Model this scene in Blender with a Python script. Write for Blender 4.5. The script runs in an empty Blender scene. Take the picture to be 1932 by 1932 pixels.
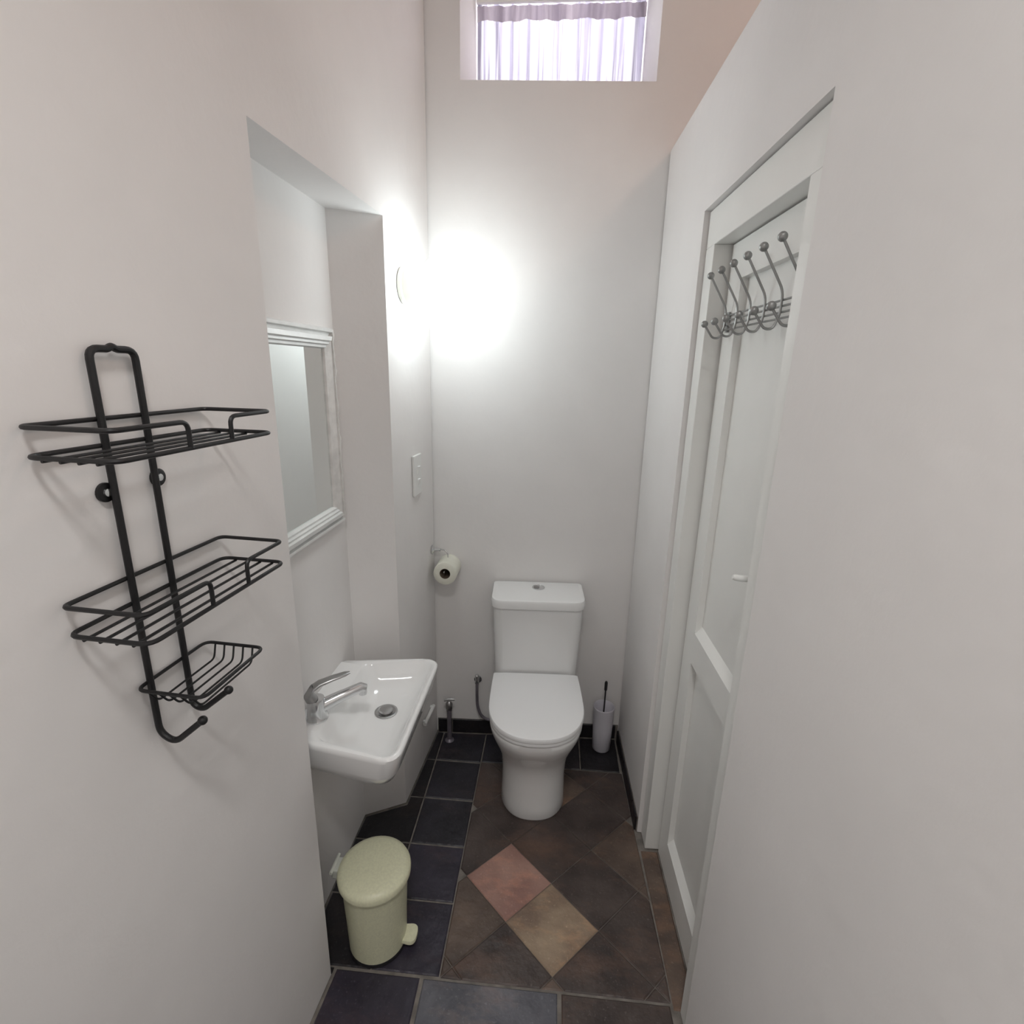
import bpy, math, random
from mathutils import Vector, Matrix
random.seed(7)
scene = bpy.context.scene
COL = scene.collection

# ------------------------------------------------------------------ camera
F_PX, PITCH, YAW, ROLL = 974.12, 0.27129, 0.07672, 0.02313
CAM_H = 1.6
cp, sp, cy, sy = math.cos(PITCH), math.sin(PITCH), math.cos(YAW), math.sin(YAW)
fw = Vector((-sy * cp, cy * cp, -sp)); rt = Vector((cy, sy, 0)); up = rt.cross(fw)
cr, sr = math.cos(ROLL), math.sin(ROLL)
rt, up = cr * rt + sr * up, -sr * rt + cr * up
cam_data = bpy.data.cameras.new('camera')
cam_data.sensor_width = 36.0
cam_data.lens = 36.0 * F_PX / 1932.0
cam_data.clip_start = 0.02
cam = bpy.data.objects.new('camera', cam_data)
m = Matrix((rt, up, -fw)).transposed().to_4x4()
m.translation = (0, 0, CAM_H)
cam.matrix_world = m
COL.objects.link(cam)
scene.camera = cam

# ------------------------------------------------------------------ world, exposure
world = bpy.data.worlds.new('sky'); scene.world = world
world.use_nodes = True
bg = world.node_tree.nodes['Background']
bg.inputs['Color'].default_value = (0.97, 0.96, 1.0, 1)
bg.inputs['Strength'].default_value = 8.0
LAMP_STRENGTH = 12.0
FILL_SPOT_STRENGTH = 86.0
WARM_FILL_STRENGTH = 14.0
scene.view_settings.view_transform = 'Standard'
scene.view_settings.look = 'None'
scene.view_settings.exposure = 0.28
scene.view_settings.gamma = 1.0
scene.view_settings.use_curve_mapping = False


# ------------------------------------------------------------------ materials
def mat(name, color, rough=0.5, metal=0.0, noise=0.0, nscale=20.0, bump=0.0, bscale=60.0, spec=0.5,
        color2=None, coat=0.0, detail=6.0, bdist=0.002):
    mt = bpy.data.materials.new(name); mt.use_nodes = True
    nt = mt.node_tree; b = nt.nodes['Principled BSDF']
    b.inputs['Roughness'].default_value = rough
    b.inputs['Metallic'].default_value = metal
    b.inputs['Specular IOR Level'].default_value = spec
    b.inputs['Coat Weight'].default_value = coat
    b.inputs['Base Color'].default_value = (*color, 1)
    tc = nt.nodes.new('ShaderNodeTexCoord')
    if noise > 0 or color2:
        n = nt.nodes.new('ShaderNodeTexNoise'); n.inputs['Scale'].default_value = nscale
        n.inputs['Detail'].default_value = detail
        r = nt.nodes.new('ShaderNodeValToRGB')
        r.color_ramp.elements[0].position = 0.35; r.color_ramp.elements[1].position = 0.68
        c2 = color2 or tuple(min(1, c * (1 + noise)) for c in color)
        c1 = color if color2 else tuple(c * (1 - noise) for c in color)
        r.color_ramp.elements[0].color = (*c1, 1); r.color_ramp.elements[1].color = (*c2, 1)
        nt.links.new(tc.outputs['Object'], n.inputs['Vector'])
        nt.links.new(n.outputs['Fac'], r.inputs['Fac'])
        nt.links.new(r.outputs['Color'], b.inputs['Base Color'])
    if bump > 0:
        n2 = nt.nodes.new('ShaderNodeTexNoise'); n2.inputs['Scale'].default_value = bscale
        n2.inputs['Detail'].default_value = 5
        bp = nt.nodes.new('ShaderNodeBump'); bp.inputs['Strength'].default_value = bump
        bp.inputs['Distance'].default_value = bdist
        nt.links.new(tc.outputs['Object'], n2.inputs['Vector'])
        nt.links.new(n2.outputs['Fac'], bp.inputs['Height'])
        nt.links.new(bp.outputs['Normal'], b.inputs['Normal'])
    return mt


M = {}
M['plaster'] = mat('wall_plaster', (0.86, 0.838, 0.825), 0.75, noise=0.025, nscale=3.0, bump=0.25, bscale=25, spec=0.25, bdist=0.004)
M['ceiling'] = mat('ceiling_paint', (0.80, 0.79, 0.78), 0.9, noise=0.02, nscale=4, spec=0.2)
M['gloss'] = mat('white_gloss_paint', (0.89, 0.89, 0.865), 0.35, noise=0.015, nscale=6, bump=0.08, bscale=40)
M['shadow_gap'] = mat('grey_filler', (0.42, 0.41, 0.41), 0.8, noise=0.1)
M['ceramic'] = mat('white_ceramic', (0.91, 0.91, 0.905), 0.09, noise=0.008, nscale=2, coat=0.3)
M['seat'] = mat('white_seat_plastic', (0.92, 0.92, 0.925), 0.2, noise=0.008, nscale=2)
M['chrome'] = mat('chrome', (0.75, 0.76, 0.77), 0.12, 1.0, noise=0.03, nscale=10)
M['chrome_dull'] = mat('dull_chrome', (0.45, 0.45, 0.45), 0.3, 1.0, noise=0.08, nscale=15)
M['hook_metal'] = mat('grey_painted_metal', (0.34, 0.345, 0.34), 0.4, 0.6, noise=0.08, nscale=15)
M['black'] = mat('black_wire_coating', (0.006, 0.006, 0.007), 0.45, noise=0.2, nscale=30)
M['plastic'] = mat('white_plastic', (0.84, 0.84, 0.82), 0.3, noise=0.01, nscale=4)
M['lamp_base'] = mat('cream_lamp_base', (0.78, 0.77, 0.70), 0.4, noise=0.02, nscale=5)
M['paper'] = mat('toilet_paper', (0.85, 0.84, 0.74), 0.95, noise=0.03, nscale=40, bump=0.3, bscale=150, spec=0.1)
M['card'] = mat('cardboard_core', (0.20, 0.15, 0.11), 0.9, noise=0.1, nscale=40)
M['bin'] = mat('sage_green_plastic', (0.78, 0.78, 0.56), 0.38, noise=0.05, nscale=160, bump=0.1, bscale=260, bdist=0.001)
M['hinge'] = mat('pale_hinge_plastic', (0.62, 0.64, 0.58), 0.35, noise=0.05)
M['brush_white'] = mat('white_holder_plastic', (0.74, 0.72, 0.78), 0.35, noise=0.03, nscale=8)
M['dark_plastic'] = mat('dark_handle', (0.02, 0.02, 0.022), 0.35, noise=0.1)
M['bristle'] = mat('brush_bristle', (0.45, 0.45, 0.46), 0.9, noise=0.2, nscale=80, bump=0.6, bscale=200)
M['pipe'] = mat('grey_pipe', (0.22, 0.20, 0.23), 0.4, 0.3, noise=0.15, nscale=15)
M['grout'] = mat('pale_grout', (0.22, 0.20, 0.18), 0.95, noise=0.25, nscale=30, bump=0.5, bscale=90, spec=0.2)
M['mframe'] = mat('white_mirror_frame', (0.82, 0.83, 0.82), 0.4, noise=0.04, nscale=25, bump=0.3, bscale=60)
M['mframe_old'] = mat('worn_white_wood', (0.74, 0.72, 0.70), 0.7, noise=0.10, nscale=30, bump=0.6, bscale=70)
M['subfloor'] = mat('rubber_dark', (0.02, 0.02, 0.02), 0.7, noise=0.1)


def slate(name, c1, c2, rough=0.40, ns=7.0):
    mt = mat(name, c1, rough, color2=c2, nscale=ns, bump=0.8, bscale=26, spec=0.45, bdist=0.006, detail=9.0)
    nt = mt.node_tree; b = nt.nodes['Principled BSDF']
    ramp = b.inputs['Base Color'].links[0].from_node
    tc = [n for n in nt.nodes if n.type == 'TEX_COORD'][0]
    # rust and lime staining in patches, fine pale specks
    n1 = nt.nodes.new('ShaderNodeTexNoise'); n1.inputs['Scale'].default_value = 3.1; n1.inputs['Detail'].default_value = 10; n1.inputs['Roughness'].default_value = 0.7
    mp = nt.nodes.new('ShaderNodeMapping'); mp.inputs['Location'].default_value = (len(name) * 1.7, 3.3, 0.4); mp.inputs['Scale'].default_value = (1.0, 2.2, 1.0); mp.inputs['Rotation'].default_value = (0, 0, 0.7)
    r1 = nt.nodes.new('ShaderNodeValToRGB'); r1.color_ramp.elements[0].position = 0.50; r1.color_ramp.elements[1].position = 0.70
    r1.color_ramp.elements[0].color = (0, 0, 0, 1); r1.color_ramp.elements[1].color = (0.6, 0.6, 0.6, 1)
    m1 = nt.nodes.new('ShaderNodeMixRGB'); m1.inputs[2].default_value = (min(1, c2[0] * 1.9 + 0.012), c2[1] * 1.45 + 0.006, c2[2] * 1.15 + 0.004, 1)
    n2 = nt.nodes.new('ShaderNodeTexNoise'); n2.inputs['Scale'].default_value = 130; n2.inputs['Detail'].default_value = 2
    r2 = nt.nodes.new('ShaderNodeValToRGB'); r2.color_ramp.elements[0].position = 0.62; r2.color_ramp.elements[1].position = 0.78
    r2.color_ramp.elements[0].color = (0, 0, 0, 1); r2.color_ramp.elements[1].color = (0.45, 0.45, 0.45, 1)
    m2 = nt.nodes.new('ShaderNodeMixRGB'); m2.inputs[2].default_value = (c2[0] * 1.5 + 0.06, c2[1] * 1.5 + 0.055, c2[2] * 1.5 + 0.05, 1)
    nt.links.new(tc.outputs['Object'], mp.inputs[0]); nt.links.new(mp.outputs[0], n1.inputs['Vector']); nt.links.new(n1.outputs['Fac'], r1.inputs[0]); nt.links.new(r1.outputs[0], m1.inputs[0])
    nt.links.new(ramp.outputs[0], m1.inputs[1])
    nt.links.new(tc.outputs['Object'], n2.inputs['Vector']); nt.links.new(n2.outputs['Fac'], r2.inputs[0]); nt.links.new(r2.outputs[0], m2.inputs[0])
    nt.links.new(m1.outputs[0], m2.inputs[1]); nt.links.new(m2.outputs[0], b.inputs['Base Color'])
    return mt


M['s_dark'] = slate('slate_charcoal', (0.016, 0.015, 0.020), (0.036, 0.033, 0.044))
M['s_purple'] = slate('slate_purple', (0.024, 0.020, 0.032), (0.048, 0.042, 0.062))
M['s_black'] = slate('slate_black', (0.010, 0.009, 0.011), (0.020, 0.018, 0.022))
M['s_grey'] = slate('slate_blue_grey', (0.075, 0.075, 0.090), (0.158, 0.158, 0.180))
M['s_brown'] = slate('slate_brown', (0.085, 0.061, 0.051), (0.170, 0.122, 0.095))
M['s_dbrown'] = slate('slate_dark_brown', (0.049, 0.036, 0.034), (0.104, 0.080, 0.072))
M['s_rust'] = slate('slate_rust', (0.145, 0.095, 0.061), (0.255, 0.178, 0.119))
M['s_pink'] = slate('slate_pink', (0.323, 0.178, 0.150), (0.459, 0.281, 0.230))
M['s_tan'] = slate('slate_tan', (0.221, 0.153, 0.112), (0.408, 0.306, 0.212))

# emissive opal glass
def opal(name, strength, tint=(0.895, 0.985, 1.0)):
    mt = bpy.data.materials.new(name); mt.use_nodes = True
    nt = mt.node_tree; b = nt.nodes['Principled BSDF']
    b.inputs['Base Color'].default_value = (0.9, 0.9, 0.9, 1)
    b.inputs['Roughness'].default_value = 0.15
    b.inputs['Emission Color'].default_value = (*tint, 1)
    b.inputs['Emission Strength'].default_value = strength
    return mt
M['opal'] = opal('opal_glass_lit', LAMP_STRENGTH)
M['opal_warm'] = opal('opal_glass_warm', WARM_FILL_STRENGTH, (1.0, 0.70, 0.56))

# mirror glass
mm = bpy.data.materials.new('mirror_silver'); mm.use_nodes = True
b = mm.node_tree.nodes['Principled BSDF']
b.inputs['Base Color'].default_value = (0.86, 0.90, 0.89, 1); b.inputs['Metallic'].default_value = 1
b.inputs['Roughness'].default_value = 0.015
M['mirror'] = mm

# window pane
gm = bpy.data.materials.new('window_glass'); gm.use_nodes = True
nt = gm.node_tree
for n in list(nt.nodes): nt.nodes.remove(n)
o = nt.nodes.new('ShaderNodeOutputMaterial'); mx = nt.nodes.new('ShaderNodeMixShader')
tr = nt.nodes.new('ShaderNodeBsdfTransparent'); gl = nt.nodes.new('ShaderNodeBsdfGlossy')
gl.inputs['Roughness'].default_value = 0.02; mx.inputs[0].default_value = 0.06
nt.links.new(tr.outputs[0], mx.inputs[1]); nt.links.new(gl.outputs[0], mx.inputs[2]); nt.links.new(mx.outputs[0], o.inputs[0])
M['pane'] = gm

# sheer curtain fabrics
def sheer(name, c1, c2, transp, scale):
    mt = bpy.data.materials.new(name); mt.use_nodes = True
    nt = mt.node_tree
    for n in list(nt.nodes): nt.nodes.remove(n)
    o = nt.nodes.new('ShaderNodeOutputMaterial')
    tl = nt.nodes.new('ShaderNodeBsdfTranslucent'); df = nt.nodes.new('ShaderNodeBsdfDiffuse')
    tp = nt.nodes.new('ShaderNodeBsdfTransparent')
    m1 = nt.nodes.new('ShaderNodeMixShader'); m2 = nt.nodes.new('ShaderNodeMixShader')
    m1.inputs[0].default_value = 0.3; m2.inputs[0].default_value = transp
    tc = nt.nodes.new('ShaderNodeTexCoord'); mp = nt.nodes.new('ShaderNodeMapping')
    mp.inputs['Scale'].default_value = (scale, 1, 1.5)
    nz = nt.nodes.new('ShaderNodeTexNoise'); nz.inputs['Scale'].default_value = 1.0; nz.inputs['Detail'].default_value = 3
    r = nt.nodes.new('ShaderNodeValToRGB')
    r.color_ramp.elements[0].position = 0.42; r.color_ramp.elements[1].position = 0.58
    r.color_ramp.elements[0].color = (*c1, 1); r.color_ramp.elements[1].color = (*c2, 1)
    nt.links.new(tc.outputs['Object'], mp.inputs['Vector']); nt.links.new(mp.outputs[0], nz.inputs['Vector'])
    nt.links.new(nz.outputs['Fac'], r.inputs['Fac'])
    nt.links.new(r.outputs[0], tl.inputs['Color']); nt.links.new(r.outputs[0], df.inputs['Color'])
    nt.links.new(tl.outputs[0], m1.inputs[1]); nt.links.new(df.outputs[0], m1.inputs[2])
    nt.links.new(m1.outputs[0], m2.inputs[1]); nt.links.new(tp.outputs[0], m2.inputs[2])
    nt.links.new(m2.outputs[0], o.inputs[0])
    return mt
M['sheer'] = sheer('lavender_sheer_fabric', (0.24, 0.225, 0.285), (0.55, 0.54, 0.57), 0.0, 75)
M['header'] = sheer('mauve_header_fabric', (0.36, 0.32, 0.34), (0.50, 0.45, 0.47), 0.0, 40)


# ------------------------------------------------------------------ geometry helpers
class MB:
    def __init__(self): self.v = []; self.f = []

    def add(self, vs, fs):
        k = len(self.v); self.v += [tuple(p) for p in vs]; self.f += [tuple(i + k for i in f) for f in fs]; return self

    def box(self, a, b):
        x0, y0, z0 = a; x1, y1, z1 = b
        return self.add([(x0, y0, z0), (x1, y0, z0), (x1, y1, z0), (x0, y1, z0), (x0, y0, z1), (x1, y0, z1), (x1, y1, z1), (x0, y1, z1)],
                        [(0, 3, 2, 1), (4, 5, 6, 7), (0, 1, 5, 4), (1, 2, 6, 5), (2, 3, 7, 6), (3, 0, 4, 7)])

    def prism(self, poly, z0, z1):                     # plan polygon, counter-clockwise
        n = len(poly)
        vs = [(x, y, z0) for x, y in poly] + [(x, y, z1) for x, y in poly]
        fs = [tuple(reversed(range(n))), tuple(range(n, 2 * n))]
        fs += [(i, (i + 1) % n, n + (i + 1) % n, n + i) for i in range(n)]
        return self.add(vs, fs)

    def loft(self, rings, cap0=True, cap1=True):       # rings: equal-length lists of 3D points
        n = len(rings[0]); vs = [p for r in rings for p in r]; fs = []
        for k in range(len(rings) - 1):
            for i in range(n):
                j = (i + 1) % n
                fs.append((k * n + i, k * n + j, (k + 1) * n + j, (k + 1) * n + i))
        if cap0: fs.append(tuple(reversed(range(n))))
        if cap1: fs.append(tuple(range((len(rings) - 1) * n, len(rings) * n)))
        return self.add(vs, fs)

    def lathe(self, prof, c=(0, 0, 0), axis='z', n=32, cap0=True, cap1=True):
        rings = []
        for r, h in prof:
            ring = []
            for i in range(n):
                a = 2 * math.pi * i / n
                u, w = r * math.cos(a), r * math.sin(a)
                if axis == 'z': p = (u, w, h)
                elif axis == 'x': p = (h, u, w)
                else: p = (w, h, u)
                ring.append((c[0] + p[0], c[1] + p[1], c[2] + p[2]))
            rings.append(ring)
        return self.loft(rings, cap0, cap1)

    def ball(self, c, r, n=14, m=8, sc=(1, 1, 1)):
        rings = []
        for k in range(1, m):
            t = math.pi * k / m - math.pi / 2
            rings.append([(c[0] + sc[0] * r * math.cos(t) * math.cos(2 * math.pi * i / n), c[1] + sc[1] * r * math.cos(t) * math.sin(2 * math.pi * i / n), c[2] + sc[2] * r * math.sin(t)) for i in range(n)])
        k0 = len(self.v)
        self.loft(rings, False, False)
        self.v += [(c[0], c[1], c[2] - sc[2] * r), (c[0], c[1], c[2] + sc[2] * r)]
        b, t = len(self.v) - 2, len(self.v) - 1
        for i in range(n):
            j = (i + 1) % n
            self.f.append((b, k0 + j, k0 + i)); self.f.append((t, k0 + (m - 2) * n + i, k0 + (m - 2) * n + j))
        return self

    def tube(self, pts, r, n=8, fillet=0.0, closed=False, seg=5):
        pts = [Vector(p) for p in pts]
        if fillet > 0: pts = round_path(pts, fillet, closed, seg)
        N = len(pts)
        tang = []
        for i in range(N):
            if closed: t = pts[(i + 1) % N] - pts[i - 1]
            else: t = pts[min(i + 1, N - 1)] - pts[max(i - 1, 0)]
            tang.append(t.normalized())
        a = Vector((0, 0, 1)) if abs(tang[0].z) < 0.9 else Vector((1, 0, 0))
        u = tang[0].cross(a).normalized(); rings = []
        for i in range(N):
            u = (u - tang[i] * u.dot(tang[i])).normalized(); w = tang[i].cross(u)
            rr = r[i] if isinstance(r, (list, tuple)) else r
            rings.append([pts[i] + rr * (math.cos(2 * math.pi * k / n) * u + math.sin(2 * math.pi * k / n) * w) for k in range(n)])
        if closed: rings.append(rings[0])
        return self.loft(rings, not closed, not closed)

    def build(self, name, material, parent=None, smooth=35, bevel=0.0, bseg=2):
        me = bpy.data.meshes.new(name)
        me.from_pydata(self.v, [], self.f); me.validate(); me.update()
        me.materials.append(material)
        ob = bpy.data.objects.new(name, me); COL.objects.link(ob)
        import bmesh
        bm = bmesh.new(); bm.from_mesh(me); bmesh.ops.recalc_face_normals(bm, faces=bm.faces); bm.to_mesh(me); bm.free()
        if smooth:
            for p in me.polygons: p.use_smooth = True
            me.set_sharp_from_angle(angle=math.radians(smooth))
        if bevel > 0:
            bv = ob.modifiers.new('bevel', 'BEVEL'); bv.width = bevel; bv.segments = bseg; bv.limit_method = 'ANGLE'
            bv.angle_limit = math.radians(40); bv.harden_normals = False
        if parent is not None: ob.parent = parent
        return ob


def round_path(pts, fil, closed, seg):
    out = []; N = len(pts)
    for i, p in enumerate(pts):
        if not closed and i in (0, N - 1): out.append(p); continue
        a, b = pts[i - 1] - p, pts[(i + 1) % N] - p
        d = min(fil, a.length * 0.49, b.length * 0.49)
        p0, p1 = p + a.normalized() * d, p + b.normalized() * d
        if a.normalized().dot(b.normalized()) < -0.995: out.append(p); continue
        for k in range(seg + 1):
            t = k / seg
            out.append(p0 * (1 - t) ** 2 + p * 2 * t * (1 - t) + p1 * t * t)
    return out


def round_poly(pts, rad, seg=6):                       # plan polygon with rounded corners, fixed vertex count
    out = []; N = len(pts)
    for i in range(N):
        p = Vector(pts[i]); a = Vector(pts[i - 1]) - p; b = Vector(pts[(i + 1) % N]) - p
        r = rad[i] if isinstance(rad, (list, tuple)) else rad
        d = min(r, a.length * 0.49, b.length * 0.49)
        p0, p1 = p + a.normalized() * d, p + b.normalized() * d
        for k in range(seg + 1):
            t = k / seg
            q = p0 * (1 - t) ** 2 + p * 2 * t * (1 - t) + p1 * t * t
            out.append((q.x, q.y))
    return out


def thing(name, label, cat, loc=(0, 0, 0), rz=0.0, group=None):
    e = bpy.data.objects.new(name, None); COL.objects.link(e)
    e.empty_display_size = 0.05
    e.location = loc; e.rotation_euler = (0, 0, rz)
    tag(e, label, cat, group); return e


def tag(o, label, cat, group=None):
    o['label'] = label; o['category'] = cat
    if group: o['group'] = group
    return o


def structure(o, label=None, cat=None):
    o['kind'] = 'structure'
    if label: o['label'] = label
    if cat: o['category'] = cat
    return o


def L(x): return -0.54 + 0.07 * (x - 0.964)            # left wall face as a function of depth
def R(y): return 0.3475 + 0.03 * (2 - y)               # right wall face
def B(x): return 2.0 + 0.05 * x                        # back wall face
CEIL = 3.05
PART = 2.307
NB = -0.64                                             # back of the basin niche
Y0 = -1.0                                              # wall behind the camera

# ------------------------------------------------------------------ room shell
def wall_with_bay(face, y0, y1, ya, yb_, zt, ztop, inner, outer):
    # one continuous wall face with a floor-standing opening ya..yb_ up to zt; inner: plan points of the bay from near to far (None = cut right through)
    P = lambda y, z: (face(y), y, z)
    v = [P(y0, 0), P(ya, 0), P(ya, zt), P(yb_, zt), P(yb_, 0), P(y1, 0), P(y1, ztop), P(y0, ztop)]
    f = [tuple(range(8))]
    ob = [(outer(y0), y0, 0), (outer(y1), y1, 0), (outer(y1), y1, ztop), (outer(y0), y0, ztop)]
    if inner:
        n = len(v); m_ = len(inner)
        v += [(x, y, 0) for x, y in inner] + [(x, y, zt) for x, y in inner]
        lo = [1] + [n + i for i in range(m_)] + [4]; hi = [2] + [n + m_ + i for i in range(m_)] + [3]
        for i in range(len(lo) - 1): f.append((lo[i], lo[i + 1], hi[i + 1], hi[i]))
        f.append(tuple(hi))
        k = len(v); v += ob
        f.append((k, k + 3, k + 2, k + 1))
    else:
        k = len(v); Q = lambda y, z: (outer(y), y, z)
        v += [Q(y0, 0), Q(ya, 0), Q(ya, zt), Q(yb_, zt), Q(yb_, 0), Q(y1, 0), Q(y1, ztop), Q(y0, ztop)]
        f.append(tuple(k + i for i in range(8)))
        for a_, b2 in ((1, 2), (2, 3), (3, 4), (0, 1), (4, 5)): f.append((a_, b2, k + b2, k + a_))
        f += [(7, 6, k + 6, k + 7), (0, 7, k + 7, k + 0), (5, 6, k + 6, k + 5)]
        return MB().add(v, f)
    f += [(0, k, k + 3, 7), (5, 6, k + 2, k + 1), (7, k + 3, k + 2, 6)]
    return MB().add(v, f)
w = wall_with_bay(L, Y0, 1.97, 0.975, 1.56, 2.0, CEIL, [(NB, 0.975), (NB + 0.008, 1.49)], lambda y: -0.85)
structure(w.build('wall_left', M['plaster'], smooth=0), 'white plaster wall with a tall recess around the basin', 'wall')

DN, DF, DT = 0.91, 1.52, 2.0                           # door opening near edge, far edge, top
TH = 0.12
w = wall_with_bay(R, Y0, 2.013, DN, DF, DT, PART, None, lambda y: R(y) + TH)
structure(w.build('wall_right', M['plaster'], smooth=0), 'white plaster partition wall around the panelled door, open above', 'wall')

# back wall with splayed window recess
WX0, WX1, WZ0, WZ1 = -0.355, 0.282, 2.505, 2.93        # opening at the wall face
VX0, VX1, VZ0, VZ1 = -0.322, 0.246, 2.505, 2.93        # opening at the window
T = 0.30
w = MB()
XA, XB = -0.85, 1.6
def yb(x): return B(x)
w.prism([(XA, yb(XA)), (XB, yb(XB)), (XB, 2.45), (XA, 2.45)], 0, WZ0)
w.prism([(XA, yb(XA)), (XB, yb(XB)), (XB, 2.45), (XA, 2.45)], WZ1, CEIL)
w.prism([(XA, yb(XA)), (WX0, yb(WX0)), (VX0, 2.2), (VX0, 2.45), (XA, 2.45)], WZ0, WZ1)
w.prism([(WX1, yb(WX1)), (XB, yb(XB)), (XB, 2.45), (VX1, 2.45), (VX1, 2.2)], WZ0, WZ1)
structure(w.build('wall_back', M['plaster'], smooth=0), 'white plaster end wall behind the toilet', 'wall')
wf = MB().box((-0.85, Y0 - 0.1, 0), (XB, Y0, CEIL))
structure(wf.build('wall_front', M['plaster'], smooth=0), 'white plaster wall at the entrance end', 'wall')
structure(MB().box((XB, Y0, 0), (XB + 0.1, 2.45, CEIL)).build('wall_side', M['plaster'], smooth=0), 'white plaster wall beyond the partition', 'wall')
structure(MB().box((-0.85, Y0 - 0.1, CEIL), (XB + 0.1, 2.45, CEIL + 0.08)).build('ceiling', M['ceiling'], smooth=0), 'white ceiling', 'ceiling')


# ------------------------------------------------------------------ floor
floor = MB().box((-0.85, Y0 - 0.1, -0.08), (XB + 0.1, 2.45, -0.004)).build('floor', M['grout'], smooth=0)
structure(floor, 'slate tiled floor with brown diamond field and charcoal border', 'floor')


def clip(poly, c):                                     # Sutherland-Hodgman, convex counter-clockwise clip polygon
    for i in range(len(c)):
        a, b = c[i], c[(i + 1) % len(c)]; out = []
        def side(p): return (b[0] - a[0]) * (p[1] - a[1]) - (b[1] - a[1]) * (p[0] - a[0])
        for k in range(len(poly)):
            p, q = poly[k - 1], poly[k]; sp_, sq = side(p), side(q)
            if (sp_ >= 0) != (sq >= 0):
                t = sp_ / (sp_ - sq); out.append((p[0] + t * (q[0] - p[0]), p[1] + t * (q[1] - p[1])))
            if sq >= 0: out.append(q)
        poly = out
        if len(poly) < 3: return []
    return poly


def inset(poly, d):
    n = len(poly); out = []
    for i in range(n):
        p, a, b = Vector(poly[i]), Vector(poly[i - 1]), Vector(poly[(i + 1) % n])
        e1, e2 = (p - a).normalized(), (b - p).normalized()
        n1, n2 = Vector((-e1.y, e1.x)), Vector((-e2.y, e2.x))
        k = 1 + n1.dot(n2)
        out.append(tuple(p + (n1 + n2) * (d / max(k, 0.25))))
    return out


def area(p): return 0.5 * sum(p[i - 1][0] * p[i][1] - p[i][0] * p[i - 1][1] for i in range(len(p)))


def tile(poly, material, gap=0.003, name='slate_tile'):
    # drop near-duplicate corners, then make a bevelled slab
    q = []
    for p in poly:
        if not q or math.dist(p, q[-1]) > 0.004: q.append(p)
    if len(q) > 2 and math.dist(q[0], q[-1]) < 0.004: q.pop()
    if len(q) < 3 or area(q) < 0.0006: return
    o = inset(q, gap); i = inset(q, gap + 0.0035)
    dz = random.uniform(-0.0012, 0.0)
    t1, t2 = random.uniform(-0.002, 0.002), random.uniform(-0.002, 0.002)
    mb = MB()
    mb.loft([[(x, y, -0.012) for x, y in o], [(x, y, -0.0025 + dz) for x, y in o], [(x, y, dz) for x, y in i]])
    mb.build(name, M[material], floor, smooth=0)


# diamond field
A = (0.061, 1.029); U = (0.136, 0.135); V = (-0.141, 0.133)
field = [(-0.245, 0.997), (R(0.997) - 0.001, 0.997), (R(1.8) - 0.012, 1.80), (-0.245, 1.80)]
cmap = {(0, 0): 's_tan', (0, 1): 's_pink', (-1, 1): 's_brown', (-1, 2): 's_rust', (-1, 0): 's_dbrown', (0, 2): 's_dbrown', (-1, 3): 's_rust',
        (1, 0): 's_dbrown', (1, 1): 's_dbrown', (1, 2): 's_dbrown', (2, 1): 's_dbrown', (2, 0): 's_brown', (0, -1): 's_dbrown', (1, -1): 's_dbrown',
        (2, 2): 's_brown', (0, 3): 's_dbrown', (3, 1): 's_dbrown', (-2, 2): 's_rust', (3, 0): 's_brown', (2, -1): 's_brown', (-2, 1): 's_brown'}
for i in range(-4, 6):
    for j in range(-4, 7):
        p0 = (A[0] + i * U[0] + j * V[0], A[1] + i * U[1] + j * V[1])
        quad = [p0, (p0[0] + U[0], p0[1] + U[1]), (p0[0] + U[0] + V[0], p0[1] + U[1] + V[1]), (p0[0] + V[0], p0[1] + V[1])]
        c = clip(quad, field)
        if c: tile(c, cmap.get((i, j), random.choice(['s_brown', 's_dbrown', 's_dbrown'])), 0.0009)
tile([(R(0.982) - 0.0008, 0.982), (R(0.982) + 0.057, 0.982), (R(1.447) + 0.057, 1.447), (R(1.447) - 0.0008, 1.447)], 's_brown', 0.0008)
# border columns on the left and into the niche
rows = [0.997, 1.20, 1.395, 1.595, 1.795, 1.97]
mats = ['s_purple', 's_purple', 's_dark', 's_dark', 's_dark']
for k in range(5):
    a, b_ = rows[k], rows[k + 1]
    yb1 = min(b_, B(-0.437) - 0.012)
    tile([(-0.437, a), (-0.245, a), (-0.245, b_ if k < 4 else B(-0.245) - 0.012), (-0.437, yb1)], mats[k], 0.0030)
    if b_ <= 1.40:
        tile([(NB + 0.003, a), (-0.437, a), (-0.437, b_), (NB + 0.006, b_)], 's_black', 0.0025)
    elif a < 1.49:
        tile([(NB + 0.006, a), (-0.437, a), (-0.437, b_), (L(b_) + 0.003, b_), (L(1.56) + 0.003, 1.555), (NB + 0.01, 1.487)], 's_black', 0.0025)
    else:
        tile([(L(a) + 0.003, a), (-0.437, a), (-0.437, yb1), (L(b_) + 0.003, yb1)], 's_black', 0.002)
# back row behind the toilet
for x0, x1, mt_ in ((-0.245, -0.04, 's_dark'), (-0.04, 0.172, 's_dark'), (0.172, 0.336, 's_black')):
    tile([(x0, 1.80), (x1, 1.80), (x1, B(x1) - 0.012), (x0, B(x0) - 0.012)], mt_, 0.0028)
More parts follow.
